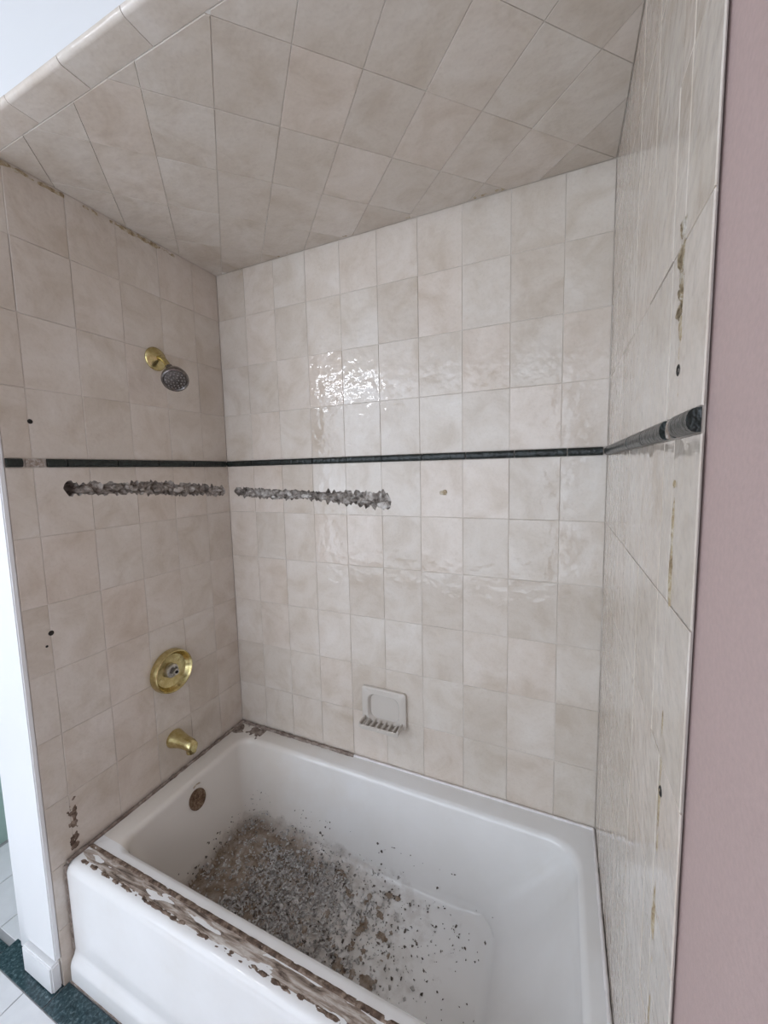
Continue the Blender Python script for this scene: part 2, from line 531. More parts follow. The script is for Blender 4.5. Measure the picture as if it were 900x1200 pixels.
tag(ceiling, 'beige tiled ceiling laid on the diagonal over the bathtub', 'ceiling', kind='structure')

back_cols = [0.0] + [0.1521 + 0.1554 * i for i in range(9)] + [W]
left_cols = [0.0, -0.131, -0.283, -0.435, -0.588, -0.738, -0.803]
right_cols = [0.0, 0.131, 0.283, 0.435, 0.588, 0.738, 0.790, 0.891]

def tile_wall(wall, mw, cols, groove=None, low_from=0.4017):
    for c0, c1 in zip(cols[:-1], cols[1:]):
        a0, a1 = min(c0, c1), max(c0, c1)
        rows = list(zip(ROWS_LOW[:-1], ROWS_LOW[1:])) + [(ROW_B, ROW_T)] + list(zip(ROWS_TOP[:-1], ROWS_TOP[1:]))
        if max(abs(a0), abs(a1)) > 0.77 and wall is not wall_back:
            rows = [(0.002, 0.196), (0.196, 0.4017)] + rows
        for b0, b1 in rows:
            if groove and b0 == ROW_B and a1 > groove.u0 and a0 < groove.u1:
                pl = groove_split(groove, a0 + GAP, a1 - GAP, b0 + GAP, b1 - GAP)
                put_cut(wall, mw, pl)
            else:
                put_tile(wall, mw, a0, a1, b0, b1)

tile_wall(wall_back, MW_back, back_cols, G_back)
tile_wall(wall_left, MW_left, left_cols, G_left)
tile_wall(wall_right, MW_right, right_cols)

# the gouges and what shows in them
o = obj('broken_mortar', groove_mesh(G_back, 0.024), M['mortar'], wall_back, MW_back)
o['label'] = 'rough grey mortar in the chiselled groove of the long wall'
o = obj('broken_mortar', groove_mesh(G_left, 0.024, (-0.648, 0.04, 0.022)), M['mortar'], wall_left, MW_left)
o['label'] = 'rough grey mortar in the chiselled groove, black hollow at one end'

def lump(bm, c, r, sq=(1, 1, 1), seed=0.0, sub=2, amp=0.35):
    res = bmesh.ops.create_icosphere(bm, subdivisions=sub, radius=1.0)
    for v in res['verts']:
        d = v.co.normalized()
        k = r * (1 + amp * noise.noise(d * 1.7 + Vector((seed, seed * 2.3, -seed))))
        v.co = Vector(c) + Vector((d.x * k * sq[0], d.y * k * sq[1], d.z * k * sq[2]))

def chunks(wall, mw, g, n, seed):
    r = random.Random(seed)
    for i in range(n):
        u = r.uniform(g.u0 + 0.05, g.u1 - 0.02)
        z = g.at(g.bot, u) * 0.55 + g.at(g.top, u) * 0.45 + r.uniform(-0.008, 0.008)
        bm = bmesh.new()
        lump(bm, (u, z, -0.008), r.uniform(0.006, 0.014), (r.uniform(1, 1.9), r.uniform(0.6, 0.9), 0.6), r.uniform(0, 50), 2, 0.6)
        obj('mortar_lump', finish(bm, 'mortar_lump'), M['mortar'] if i % 5 else M['chunk'], wall, mw)
chunks(wall_back, MW_back, G_back, 14, 4)
chunks(wall_left, MW_left, G_left, 12, 5)
bm = bmesh.new(); lump(bm, (0.775, 1.468, -0.004), 0.021, (1.35, 0.72, 0.35), 3.3, 3, 0.3)
o = obj('plaster_flake', finish(bm, 'plaster_flake', 60), M['chunk'], wall_back, MW_back); o['label'] = 'pale plaster flake at the end of the groove'

# dark green pencil liner, piece by piece
def liner_mesh(L, z0=LINER_B, z1=LINER_T, proud=0.011):
    bm = bmesh.new()
    h = (z1 - z0) / 2 - 0.0006
    prof = [(-h, 0.0), (-h, proud * 0.35)] + [(-h * math.cos(a), proud * (0.35 + 0.65 * math.sin(a))) for a in [PI * k / 8 for k in range(1, 8)]] + [(h, proud * 0.35), (h, 0.0)]
    l = L / 2 - 0.0016
    A = [bm.verts.new((-l, b, c)) for b, c in prof]; B = [bm.verts.new((l, b, c)) for b, c in prof]
    for i in range(len(prof) - 1):
        bm.faces.new((A[i], A[i + 1], B[i + 1], B[i]))
    bm.faces.new(A); bm.faces.new(B[::-1])
    return finish(bm, 'liner_tile', 40)
_lm = {}
def liner(wall, mw, a0, a1, mat='liner', name='liner_tile', proud=0.011):
    k = (round(a1 - a0, 4), proud)
    if k not in _lm: _lm[k] = liner_mesh(a1 - a0, proud=proud)
    me = _lm[k] if mat == 'liner' else _lm[k].copy()
    return obj(name, me, M[mat], wall, mw @ Matrix.Translation(((a0 + a1) / 2, (LINER_B + LINER_T) / 2, 0.0005 + random.uniform(0, 0.0008))))
lb = [0.004, 0.149, 0.308, 0.466, 0.628, 0.780, 0.938, 1.096, 1.256, 1.414, W - 0.011]
for a, b in zip(lb[:-1], lb[1:]): liner(wall_back, MW_back, a, b)
ll = [-0.803, -0.763, -0.653, -0.500, -0.348, -0.191, -0.036, -0.012]
for a, b in zip(ll[:-1], ll[1:]):
    if a == -0.763:
        o = liner(wall_left, MW_left, -0.758, -0.708, 'liner_bare', 'bare_liner_bed', 0.004); o['label'] = 'brown mortar where a piece of liner is missing'
        liner(wall_left, MW_left, -0.706, -0.653)
    else: liner(wall_left, MW_left, a, b)
lr = [0.011, 0.150, 0.305, 0.458, 0.610, 0.755]
for a, b in zip(lr[:-1], lr[1:]): liner(wall_right, MW_right, a, b)
liner(wall_right, MW_right, 0.783, 0.797, proud=0.006)
o = liner(wall_right, MW_right, 0.757, 0.782, 'liner_bare', 'bare_liner_bed', 0.005); o['label'] = 'bare mortar gap in the dark liner'
o = liner(wall_right, MW_right, 0.799, 0.812, 'liner_bare', 'bare_liner_bed', 0.004)
liner(wall_right, MW_right, 0.813, 0.890, proud=0.013)

# ceiling: six by eight inch tiles at 45 degrees, bullnose border along the front edge
s2 = math.sqrt(0.5)
for i in range(-8, 14):
    for j in range(-14, 6):
        s0, s1 = 0.024 + 0.1515 * i, 0.024 + 0.1515 * (i + 1)
        t0, t1 = -0.869 + 0.2058 * j, -0.869 + 0.2058 * (j + 1)
        sc_, tc_ = (s0 + s1) / 2, (t0 + t1) / 2
        g = 0.0005
        st = [(s0 + g, t0 + g), (s1 - g, t0 + g), (s1 - g, t1 - g), (s0 + g, t1 - g)]
        # x=(s-t)/sqrt2 , y=(s+t)/sqrt2 ; local b=-y
        poly = [((s - t) * s2, -(s + t) * s2) for s, t in st]
        if area(poly) < 0: poly = poly[::-1]
        for (a, b, c) in ((-1, 0, -0.001), (1, 0, W - 0.001), (0, -1, -0.001), (0, 1, 0.7495)):
            poly = clip_poly(poly, a, b, c)
            if len(poly) < 3: break
        if len(poly) < 3 or area(poly) < 0.0002: continue
        cx = sum(p[0] for p in poly) / len(poly); cy = sum(p[1] for p in poly) / len(poly)
        me = tile_mesh('ceiling_tile', [(p[0] - cx, p[1] - cy) for p in poly], TH + 0.002, 0.0010)
        full = area(poly) > 0.028
        j_ = Matrix.Rotation(random.gauss(0, 0.0032 if full else 0.0015), 4, 'X') @ Matrix.Rotation(random.gauss(0, 0.0032 if full else 0.0015), 4, 'Y')
        obj('ceiling_tile', me, M['tile'], ceiling, MW_ceil @ Matrix.Translation((cx, cy, -0.0016 + abs(random.gauss(0, 0.0004)))) @ j_)

def bullnose_mesh(L, wd):
    bm = bmesh.new()
    r = 0.011
    prof = [(0, 0), (0, TH), (wd - r, TH)] + [(wd - r + r * math.sin(a), TH - r + r * math.cos(a)) for a in [PI / 2 * k / 5 for k in range(1, 6)]] + [(wd, -r)]
    l = L / 2 - GAP
    A = [bm.verts.new((-l, b, c)) for b, c in prof]; B = [bm.verts.new((l, b, c)) for b, c in prof]
    n = len(prof)
    for i in range(n): bm.faces.new((A[i], A[(i + 1) % n], B[(i + 1) % n], B[i]))
    bm.faces.new(A); bm.faces.new(B[::-1])
    return finish(bm, 'bullnose_tile', 40)
bx = [0.001, 0.013] + [0.218 + 0.2058 * k for k in range(7)] + [W - 0.001]
for a, b in zip(bx[:-1], bx[1:]):
    obj('bullnose_tile', bullnose_mesh(b - a, 0.066), M['tile'], ceiling, MW_ceil @ Matrix.Translation(((a + b) / 2, 0.7515, random.gauss(0, 0.0004))))

# white header above the opening, wing wall end, casing, pink wall, the room behind the camera
RC = 2.78            # room ceiling
o = obj('wall_header', box_me('w', -0.9, W + 0.01, -0.813, -0.70, H + 0.012, RC), M['white']); tag(o, 'white painted wall face above the tiled ceiling edge', 'wall', kind='structure')
o = obj('wall_wing', box_me('w', -0.165, -0.075, -0.800, 0.06, 0.0, H + 0.012), M['white']); tag(o, 'white end of the short wall left of the bathtub', 'wall', kind='structure')
o = obj('trim_1', box_me('t', -0.166, 0.001, -0.8185, -0.8035, 0.11, H + 0.01, 0.003), M['white_trim']); tag(o, 'white painted corner board at the edge of the tiled wall', 'trim', kind='structure')
o = obj('baseboard_left', box_me('t', -0.168, -0.004, -0.832, -0.8035, 0.0075, 0.10, 0.005), M['white_trim']); tag(o, 'short white skirting at the foot of the corner board', 'skirting', kind='structure')
o = obj('trim_2', box_me('t', -0.262, -0.178, -0.800, -0.770, 0.0075, H + 0.01, 0.006), M['white_trim']); tag(o, 'narrow white door casing beyond the corner board', 'trim', kind='structure')
o = obj('wall_passage', box_me('w', -0.92, -0.82, -0.79, 0.06, 0, RC), M['mint']); tag(o, 'pale green wall glimpsed past the door casing', 'wall', kind='structure')
o = obj('wall_passage_back', box_me('w', -0.92, -0.165, 0.0, 0.06, 0, RC), M['white']); tag(o, 'white wall closing the passage beside the bathtub', 'wall', kind='structure')
o = obj('wall_right_painted', box_me('w', W + 0.0062, W + 0.08, -3.05, 0.08, 0, RC), M['pink']); tag(o, 'mauve pink painted wall beside the tiled end wall', 'wall', kind='structure')
o = obj('wall_room_left', box_me('w', -1.60, -1.50, -3.05, -0.79, 0, RC), M['white']); tag(o, 'white wall of the bathroom out of view', 'wall', kind='structure')
o = obj('wall_room_return', box_me('w', -1.60, -0.82, -0.813, -0.75, 0, RC), M['white']); tag(o, 'white return wall of the bathroom out of view', 'wall', kind='structure')
# rear wall, opened for the added fill panel
wx0, wx1, wz0, wz1 = -1.45, 1.45, 0.38, 2.62
rear = [[(-1.6, 0), (W + 0.08, 0), (W + 0.08, wz0), (-1.6, wz0)], [(-1.6, wz1), (W + 0.08, wz1), (W + 0.08, RC), (-1.6, RC)],
        [(-1.6, wz0), (wx0, wz0), (wx0, wz1), (-1.6, wz1)], [(wx1, wz0), (W + 0.08, wz0), (W + 0.08, wz1), (wx1, wz1)]]
o = obj('wall_rear', finish(prism_bm(rear, 0, 0.06), 'w'), M['white'], None, frame((0, -3.0, 0), (1, 0, 0), (0, 0, 1))); tag(o, 'white wall behind the viewpoint around the added fill panel', 'wall', kind='structure')
fill_panel = obj('fill_panel_1', box_me('w', wx0, wx1, -3.06, -3.03, wz0, wz1), M['fill_pane']); tag(fill_panel, 'added glowing fill panel behind the viewpoint', 'fill panel', kind='structure')  # glowing pane and its frame, added out of view for ambient fill
for (x0, x1, z0, z1) in ((wx0 - .05, wx1 + .05, wz0 - .05, wz0), (wx0 - .05, wx1 + .05, wz1, wz1 + .05), (wx0 - .05, wx0, wz0, wz1), (wx1, wx1 + .05, wz0, wz1)):
    obj('fill_panel_frame', box_me('f', x0, x1, -3.0, -2.975, z0, z1, 0.004), M['white_trim'], fill_panel)
o = obj('ceiling_room', box_me('c', -1.6, W + 0.08, -3.06, -0.70, RC, RC + 0.05), M['white']); tag(o, 'white ceiling of the bathroom out of view', 'ceiling', kind='structure')

# ------------------------------------------------------------------ floor
fl = obj('floor', box_me('f', -1.6, W + 0.08, -3.06, 0.06, -0.05, 0.005), M['floor_grout']); tag(fl, 'white tiled bathroom floor in front of the bathtub', 'floor', kind='structure')
MWf = frame((0, 0, 0.0051), (1, 0, 0), (0, 1, 0))
fx = [-1.5 + 0.2 * i for i in range(16)]
fy = [-0.862 - 0.2 * i for i in range(11)]
for a, b in zip(fx[:-1], fx[1:]):
    for c, d in zip(fy[1:], fy[:-1]):
        put_tile(fl, MWf, a, min(b, W), c, d, 'floor_tile', 0.0006, 0.0016, 0.0022, 'floor_tile', 0.0001)
for a, b in zip([-0.80, -0.6, -0.4], [-0.6, -0.4, -0.2]):
    for c, d in ((-0.8, -0.6), (-0.6, -0.4), (-0.4, -0.2), (-0.2, 0)):
        put_tile(fl, MWf, a, b, c, d, 'floor_tile', 0.0006, 0.0016, 0.0022, 'floor_tile', 0.0001)
for a in [-1.5 + 0.3 * i for i in range(10)]:
    put_tile(fl, MWf, a, min(a + 0.3, W), -0.862, -0.790 if a > -0.4 else -0.815, 'marble_border_tile', 0.0004, 0.0012, 0.0024, 'marble', 0.0001)

# ------------------------------------------------------------------ bathtub
def rrect(x0, x1, y0, y1, r, z, seg=12, radii=None):
    rs = radii or (r, r, r, r)
    pts = []
    for (cx, cy, a0, rr) in ((x1, y1, 0, rs[0]), (x0, y1, PI / 2, rs[1]), (x0, y0, PI, rs[2]), (x1, y0, 1.5 * PI, rs[3])):
        sx = -1 if cx == x1 else 1; sy = -1 if cy == y1 else 1
        for k in range(seg + 1):
            a = a0 + PI / 2 * k / seg
            pts.append((cx + sx * rr + rr * math.cos(a), cy + sy * rr + rr * math.sin(a), z))
    return pts

X0, X1, YB, YF = 0.002, W - 0.002, -0.002, -0.770
loops = []
e = 0.004
for (yf, z) in ((-0.788, 0.009), (-0.787, 0.060), (-0.783, 0.074), (-0.774, 0.086), (-0.769, 0.105), (-0.770, 0.372)):
    loops.append(rrect(X0, X1, yf, YB, e, z, radii=(e, e, 0.012, 0.012)))
for k in range(1, 6):
    a = PI / 2 * k / 5
    d = 0.026 * (1 - math.cos(a))
    loops.append(rrect(X0, X1, YF + d, YB, e, 0.372 + 0.0305 * math.sin(a), radii=(e, e, 0.014 + d, 0.014 + d)))
# inner lip
ix0, ix1, iy0, iy1 = 0.092, 1.474, -0.664, -0.088
loops.append(rrect(ix0 - 0.012, ix1 + 0.010, iy0 - 0.014, iy1 + 0.014, 0.085, ZR + 0.0005, radii=(0.085, 0.055, 0.06, 0.085)))
for k in range(1, 6):
    a = PI / 2 * k / 5
    d = 0.020 * math.sin(a); dz = 0.024 * (1 - math.cos(a))
    loops.append(rrect(ix0 - 0.012 + d, ix1 + 0.010 - d, iy0 - 0.014 + d, iy1 + 0.014 - d, 0.085, ZR - dz, radii=(0.085, 0.055, 0.06, 0.085)))
top = (ix0 + 0.008, ix1 - 0.010, iy0 + 0.006, iy1 - 0.006, 0.085)
bot = (0.172, 1.240, -0.606, -0.152, 0.10)
zt, zb = ZR - 0.024, 0.118
for k in range(1, 9):
    f = k / 8
    q = f * f * 0.25 + f * 0.75
    L = [top[i] + (bot[i] - top[i]) * f for i in range(5)]
    L[1] = top[1] + (bot[1] - top[1]) * (f ** 1.35)
    loops.append(rrect(L[0], L[1], L[2], L[3], L[4], zt + (zb - zt) * f, radii=(L[4], 0.055, 0.06, L[4])))
for k in range(1, 6):
    a = PI / 2 * k / 5
    dx = 0.042 * (1 - math.cos(a)); dz = 0.045 * math.sin(a)
    xr = 0.16 * (1 - math.cos(a))
    loops.append(rrect(bot[0] + dx, bot[1] - xr, bot[2] + dx, bot[3] - dx, max(0.02, bot[4] - dx * 0.6), zb - dz, radii=(0.09, 0.05, 0.055, 0.09)))
loops.append(rrect(bot[0] + 0.13, bot[1] - 0.30, bot[2] + 0.12, bot[3] - 0.12, 0.08, 0.070))
bm = bmesh.new()
vl = [[bm.verts.new(p) for p in L] for L in loops]
for A, B in zip(vl[:-1], vl[1:]):
    n = len(A)
    for i in range(n):
        bm.faces.new((A[i], A[(i + 1) % n], B[(i + 1) % n], B[i]))
bm.faces.new(vl[-1])
bmesh.ops.recalc_face_normals(bm, faces=bm.faces)
bvh = BVHTree.FromBMesh(bm)
tub_me = finish(bm, 'bathtub', 40)
tub = empty('bathtub', (W / 2, -0.385, 0))
tag(tub, 'white enamel bathtub with glossy apron and rubble in its basin', 'bathtub')
def tub_part(name, me, mat, label=None):
    o = obj(name, me, mat, None)
    o.parent = tub
    o.matrix_parent_inverse = Matrix.Translation((-W / 2, 0.385, 0))
    if label: o['label'] = label
    return o
tub_part('shell', tub_me, M['enamel'])

def drop(x, y):
    hit = bvh.ray_cast(Vector((x, y, 1.0)), Vector((0, 0, -1)))
    return hit[0].z if hit[0] else 0.0

# residue: a height field that keeps only what stands proud, so the outline is ragged
def residue(na, nb, A, B, height, thr, fs, seed, surf=None, edge=0.25, aspect=1.0, base=None):
    bm = bmesh.new()
    grid = {}
    for i in range(na + 1):
        for j in range(nb + 1):
            a = A * i / na; b = B * j / nb
            ea = min(i, na - i) / (na * 0.04 + 1e-6); eb = min(j, nb - j) / (nb * edge)
            ed = min(1, ea) * min(1, eb)
            h = (fbm(a * fs / aspect, b * fs, seed, 5) * 0.5 + 0.5) * (0.35 + 0.65 * ed) - thr
            if base: h += base(a, b)
            if ed <= 0: h = -1
            grid[i, j] = (a, b, h)
    vs = {}
    def V(i, j):
        if (i, j) not in vs:
            a, b, h = grid[i, j]
            c = max(-0.0006, min(h, 0.5) * height)
            vs[i, j] = bm.verts.new(surf(a, b, c) if surf else (a, b, c))
        return vs[i, j]
    for i in range(na):
        for j in range(nb):
            q = [(i, j), (i + 1, j), (i + 1, j + 1), (i, j + 1)]
            if sum(grid[k][2] > 0 for k in q) >= 2:
                bm.faces.new([V(*k) for k in q])
    return finish(bm, 'residue', 50)

def rim_z(y):      # height of the rim top across the front edge
    return drop(0.6, y)
def rim_surf(y0):
    return lambda a, b, c: (0.012 + a, y0 + b, drop(0.012 + a, y0 + b) + c)
tub_part('adhesive_film', residue(420, 20, 1.49, 0.046, 0.003, 0.30, 60, 2.2, rim_surf(-0.742), 0.30, 6), M['rim_glue'], 'streaked brown adhesive along the front rim')['kind'] = 'stuff'
tub_part('adhesive_crust', residue(520, 12, 1.49, 0.014, 0.005, 0.14, 95, 5.2, rim_surf(-0.7055), 0.3, 3.0), M['glue'], 'dark brown crust where the door track was')['kind'] = 'stuff'
tub_part('adhesive_crust', residue(520, 10, 1.49, 0.016, 0.006, 0.46, 80, 8.9, rim_surf(-0.749), 0.3, 2.2), M['glue'], 'ragged black edge of the old adhesive')['kind'] = 'stuff'

# caulk joints against the walls
def bead(pts, r, mat, name='caulk_joint', label=None, jit=0.0):
    P = []
    n = 60
    for k in range(n + 1):
        f = k / n
        p = Vector(pts[0]).lerp(Vector(pts[1]), f)
        P.append(p)
    rr = [r * (1 + jit * fbm(k * 0.45, r * 999, 1, 3)) for k in range(n + 1)]
    return tub_part(name, finish(tube_bm(P, rr, 8), name, 60), mat, label)
bead([(0.010, -0.010, ZR + 0.002), (0.62, -0.010, ZR + 0.002)], 0.0085, M['caulk_dirty'], label='brown mildewed caulk', jit=0.5)
bead([(0.62, -0.007, ZR + 0.002), (W - 0.006, -0.007, ZR + 0.002)], 0.0050, M['caulk_white'], label='clean white caulk', jit=0.25)
bead([(0.009, -0.010, ZR + 0.002), (0.009, -0.764, ZR + 0.001)], 0.0070, M['caulk_dirty'], jit=0.5)
bead([(W - 0.006, -0.006, ZR + 0.002), (W - 0.006, -0.764, ZR + 0.002)], 0.0050, M['caulk_white'], jit=0.25)
tub_part('corner_grime', residue(50, 40, 0.16, 0.09, 0.004, 0.42, 30, 4.4, lambda a, b, c: (0.006 + a, -0.008 - b, drop(0.006 + a, -0.008 - b) + c), 0.3), M['caulk_dirty'], 'rust brown stain in the rim corner')
# dirty vertical joint between apron and tiled wall
bead([(0.006, -0.768, 0.012), (0.006, -0.768, 0.395)], 0.0045, M['caulk_dirty'], jit=0.4)
bead([(0.01, -0.788, 0.011), (W - 0.01, -0.788, 0.011)], 0.0025, M['caulk_dirty'], jit=0.4)

# overflow opening in the drain end of the basin
oh = bvh.ray_cast(Vector((0.5, -0.372, 0.330)), Vector((-1, 0, 0)))
op, on = oh[0], oh[1]
if on.x < 0: on = -on
mo = axis_frame(op + on * 0.0004, on)
bm = lathe_bm([(0.036, -0.004), (0.037, 0.0035), (0.034, 0.0045), (0.031, 0.002), (0.0, 0.0012)], 28, None, mo)
ov = tub_part('overflow_opening', finish(bm, 'overflow', 40), M['rust'], 'rusty overflow opening without its cover plate')
bm = bmesh.new()
lump(bm, op + on * 0.002 + Vector((0, 0.012, -0.012)), 0.017, (0.5, 1.2, 0.9), 1.2, 3, 0.7)
o = obj('rust_lump', finish(bm, 'rust', 60), M['rust'], None); o.parent = ov
bm = bmesh.new()
tube_bm([op + on * 0.003 + Vector((0, -0.015 + 0.006 * k, 0.058 + 0.004 * math.sin(k / 5 * PI))) for k in range(6)], 0.0022, 8, bm)
tub_part('enamel_scratch', finish(bm, 'scratch', 50), M['glue_tan'])

# silt and rubble lying in the basin
def silt_base(a, b):
    x = 0.165 + a; y = -0.645 + b
    edge = math.exp(-((y + 0.62) / 0.06) ** 2) * 0.30 * max(0, 1 - x / 0.75)
    return 0.75 * math.exp(-((x - 0.265) / 0.095) ** 2) + 2.2 * edge - 0.22
silt = tub_part('silt', residue(170, 110, 0.80, 0.47, 0.016, 0.44, 24, 6.1, lambda a, b, c: (0.165 + a, -0.645 + b, drop(0.165 + a, -0.645 + b) + c + 0.0016), 0.06, 1.0, silt_base), M['dust'], 'brown silt on the basin floor')
silt['kind'] = 'stuff'

def rubble(n, seed, smin, smax, xr, yr, dens):
    r = random.Random(seed)
    V, Fc = [], []
    base = [(1, 0, 0), (-1, 0, 0), (0, 1, 0), (0, -1, 0), (0, 0, 1), (0, 0, -1)]
    tris = [(0, 2, 4), (2, 1, 4), (1, 3, 4), (3, 0, 4), (2, 0, 5), (1, 2, 5), (3, 1, 5), (0, 3, 5)]
    cnt = 0
    while cnt < n:
        x = r.uniform(*xr); y = r.uniform(*yr)
        if r.random() > dens(x, y): continue
        z = drop(x, y)
        if z > 0.20: continue
        s = smin + (smax - smin) * r.random() ** 3.2
        rot = Matrix.Rotation(r.uniform(0, 6.28), 3, 'Z') @ Matrix.Rotation(r.gauss(0, 0.5), 3, 'X') @ Matrix.Rotation(r.gauss(0, 0.5), 3, 'Y')
        k0 = len(V)
        sc = Vector((s * r.uniform(0.7, 1.5), s * r.uniform(0.6, 1.1), s * r.uniform(0.35, 0.8)))
        pile = r.random() ** 2 * 0.012 * dens(x, y)
        for b in base:
            v = Vector((b[0] * sc.x + r.uniform(-.4, .4) * s, b[1] * sc.y + r.uniform(-.4, .4) * s, b[2] * sc.z + r.uniform(-.25, .25) * s))
            v = rot @ v
            V.append((x + v.x, y + v.y, z + sc.z * 0.5 + pile + v.z))
        Fc += [tuple(k0 + i for i in t) for t in tris]
        cnt += 1
    me = bpy.data.meshes.new('rubble')
    me.from_pydata(V, [], Fc)
    return me
def dens_main(x, y):
    d = math.exp(-(max(0, x - 0.50) / 0.26) ** 2)
    front = 0.15 if y < -0.56 + 0.03 * fbm(x * 9, 2.2) else 1.0
    back = 1.0 if y < -0.21 - 0.05 * fbm(x * 7, 0.3) else 0.25
    left = min(1, max(0, (x - 0.17) / 0.05))
    return max(0.0, d * front * back * left * (0.75 + 0.5 * fbm(x * 12, y * 12, 3)))
def dens_thin(x, y):
    return max(0, min(1, (1.28 - x) / 0.7)) * (0.6 + 0.8 * fbm(x * 10, y * 10, 9)) * 0.8
rb = obj('rubble', rubble(7500, 21, 0.0022, 0.0085, (0.15, 1.15), (-0.63, -0.15), dens_main), M['gravel'])
tag(rb, 'heap of grey tile and mortar rubble at the drain end of the bathtub', 'rubble', kind='stuff')
rb2 = obj('grit', rubble(1500, 22, 0.0018, 0.0060, (0.16, 1.27), (-0.63, -0.13), dens_thin), M['gravel_dark'])
tag(rb2, 'scattered dark grit thinning out over the bathtub floor', 'grit', kind='stuff')

# ------------------------------------------------------------------ fixtures on the tiled wall
# shower head
sh = empty('shower_head', (0, -0.323, 2.037)); tag(sh, 'dark round shower head on a short brass arm', 'shower head')
def part(parent, name, me, mat, label=None):
    o = obj(name, me, mat, None)
    o.parent = parent
    o.matrix_parent_inverse = Matrix.Translation(-Vector(parent.location))
    if label: o['label'] = label
    return o
P0 = Vector((0, -0.323, 2.037))
fm = axis_frame(P0, (1, 0, 0))
fl_ = part(sh, 'flange', finish(lathe_bm([(0.0, 0.0), (0.042, 0.0), (0.043, 0.004), (0.040, 0.009), (0.030, 0.014), (0.018, 0.020), (0.013, 0.024), (0.0, 0.024)], 36, None, fm), 'flange', 35), M['brass'], 'brass wall flange')
HC = Vector((0.106, -0.330, 1.956))
pts = [P0 + Vector((0.015, 0, 0)), P0 + Vector((0.030, 0, 0.001)), P0 + Vector((0.045, -0.001, -0.006)), P0 + Vector((0.060, -0.002, -0.021)), P0 + Vector((0.078, -0.004, -0.042))]
part(sh, 'arm', finish(tube_bm(pts, 0.0095, 16), 'arm', 40), M['brass'])
hd = Vector((0.55, -0.42, -0.60)).normalized()
hm = axis_frame(HC, hd)
collar_d = (HC - pts[-1]).normalized()
part(sh, 'swivel_nut', finish(lathe_bm([(0, -0.006), (0.0125, -0.006), (0.0135, 0.0), (0.0135, 0.012), (0.0, 0.014)], 18, None, axis_frame(pts[-1], collar_d)), 'nut', 35), M['pewter'])
head = part(sh, 'head', finish(lathe_bm([(0.0, -0.042), (0.016, -0.040), (0.027, -0.031), (0.038, -0.016), (0.0445, 0.002), (0.046, 0.014), (0.0445, 0.020), (0.040, 0.022), (0.036, 0.017), (0.0, 0.0185)], 36, None, hm), 'head', 35), M['pewter'])
for ring, nn in ((0.011, 6), (0.022, 11), (0.031, 16)):
    for k in range(nn):
        a = 2 * PI * k / nn
        c = hm @ Vector((ring * math.cos(a), ring * math.sin(a), 0.0165))
        o = obj('nozzle', finish(lathe_bm([(0.0022, 0), (0.0022, 0.003), (0.0012, 0.0042), (0, 0.0042)], 8, None, axis_frame(c, hd)), 'nozzle'), M['nozzle'])
        o.parent = head

# valve trim, handle missing
VP = Vector((0, -0.365, 0.838))
vt = empty('valve_trim', VP); tag(vt, 'round brass valve plate with its handle missing', 'shower valve')
vm = axis_frame(VP, (1, 0, 0))
part(vt, 'escutcheon', finish(lathe_bm([(0.080, 0.0), (0.084, 0.004), (0.0845, 0.014), (0.083, 0.026), (0.081, 0.033), (0.078, 0.0355), (0.0755, 0.033), (0.072, 0.024), (0.064, 0.013), (0.052, 0.008), (0.034, 0.006), (0.0, 0.006)], 48, None, vm), 'escutcheon', 30), M['brass'])
part(vt, 'valve_sleeve', finish(lathe_bm([(0.027, 0.006), (0.028, 0.016), (0.025, 0.022), (0.019, 0.024), (0.018, 0.018), (0.0, 0.018)], 24, None, vm), 'sleeve', 30), M['chrome'])
bm = bmesh.new()
sp = []
for k in range(24):
    a = 2 * PI * k / 24
    rr = 0.0125 if k % 2 else 0.0105
    sp.append((rr * math.cos(a), rr * math.sin(a)))
bmp = prism_bm([sp], 0.018, 0.042)
bmp.transform(vm)
part(vt, 'valve_stem', finish(bmp, 'stem'), M['chrome'], 'splined grey valve stem')
bm = lathe_bm([(0.006, 0.042), (0.006, 0.045), (0, 0.046)], 12, None, vm)
part(vt, 'screw', finish(bm, 'screw'), M['dark'])
for ang in (0.5, 3.6):
    c = vm @ Vector((0.047 * math.cos(ang), 0.047 * math.sin(ang), 0.007))
    part(vt, 'screw', finish(lathe_bm([(0.0052, 0), (0.005, 0.002), (0.0, 0.003)], 12, None, axis_frame(c, (1, 0, 0))), 'screw', 40), M['brass'])

# tub spout
SP = Vector((0, -0.366, 0.552))
spo = empty('tub_spout', SP); tag(spo, 'flared brass bathtub spout below the valve plate', 'bath spout')
bm = bmesh.new()
prof = [(0.0, 0.036, 0.0), (0.004, 0.0375, 0.0), (0.012, 0.036, 0.0), (0.03, 0.031, 0.0), (0.055, 0.0265, -0.001), (0.08, 0.0240, -0.003), (0.096, 0.0235, -0.006), (0.106, 0.021, -0.009), (0.111, 0.014, -0.012)]
rings = []
for x, r, dz in prof:
    rings.append([bm.verts.new((SP.x + x, SP.y + r * math.cos(2 * PI * k / 28), SP.z + dz + r * 0.95 * math.sin(2 * PI * k / 28))) for k in range(28)])
for A, B in zip(rings[:-1], rings[1:]):
    for k in range(28): bm.faces.new((A[k], A[(k + 1) % 28], B[(k + 1) % 28], B[k]))
bm.faces.new(rings[0][::-1]); bm.faces.new(rings[-1])
part(spo, 'spout_body', finish(bm, 'spout', 35), M['brass'])
part(spo, 'spout_mouth', finish(lathe_bm([(0.0185, -0.02), (0.0185, 0.022), (0.017, 0.026), (0.014, 0.026), (0.013, 0.02), (0.0, 0.02)], 24, None, axis_frame(SP + Vector((0.090, 0, -0.010)), (0.12, 0, -1))), 'mouth', 35), M['brass'])

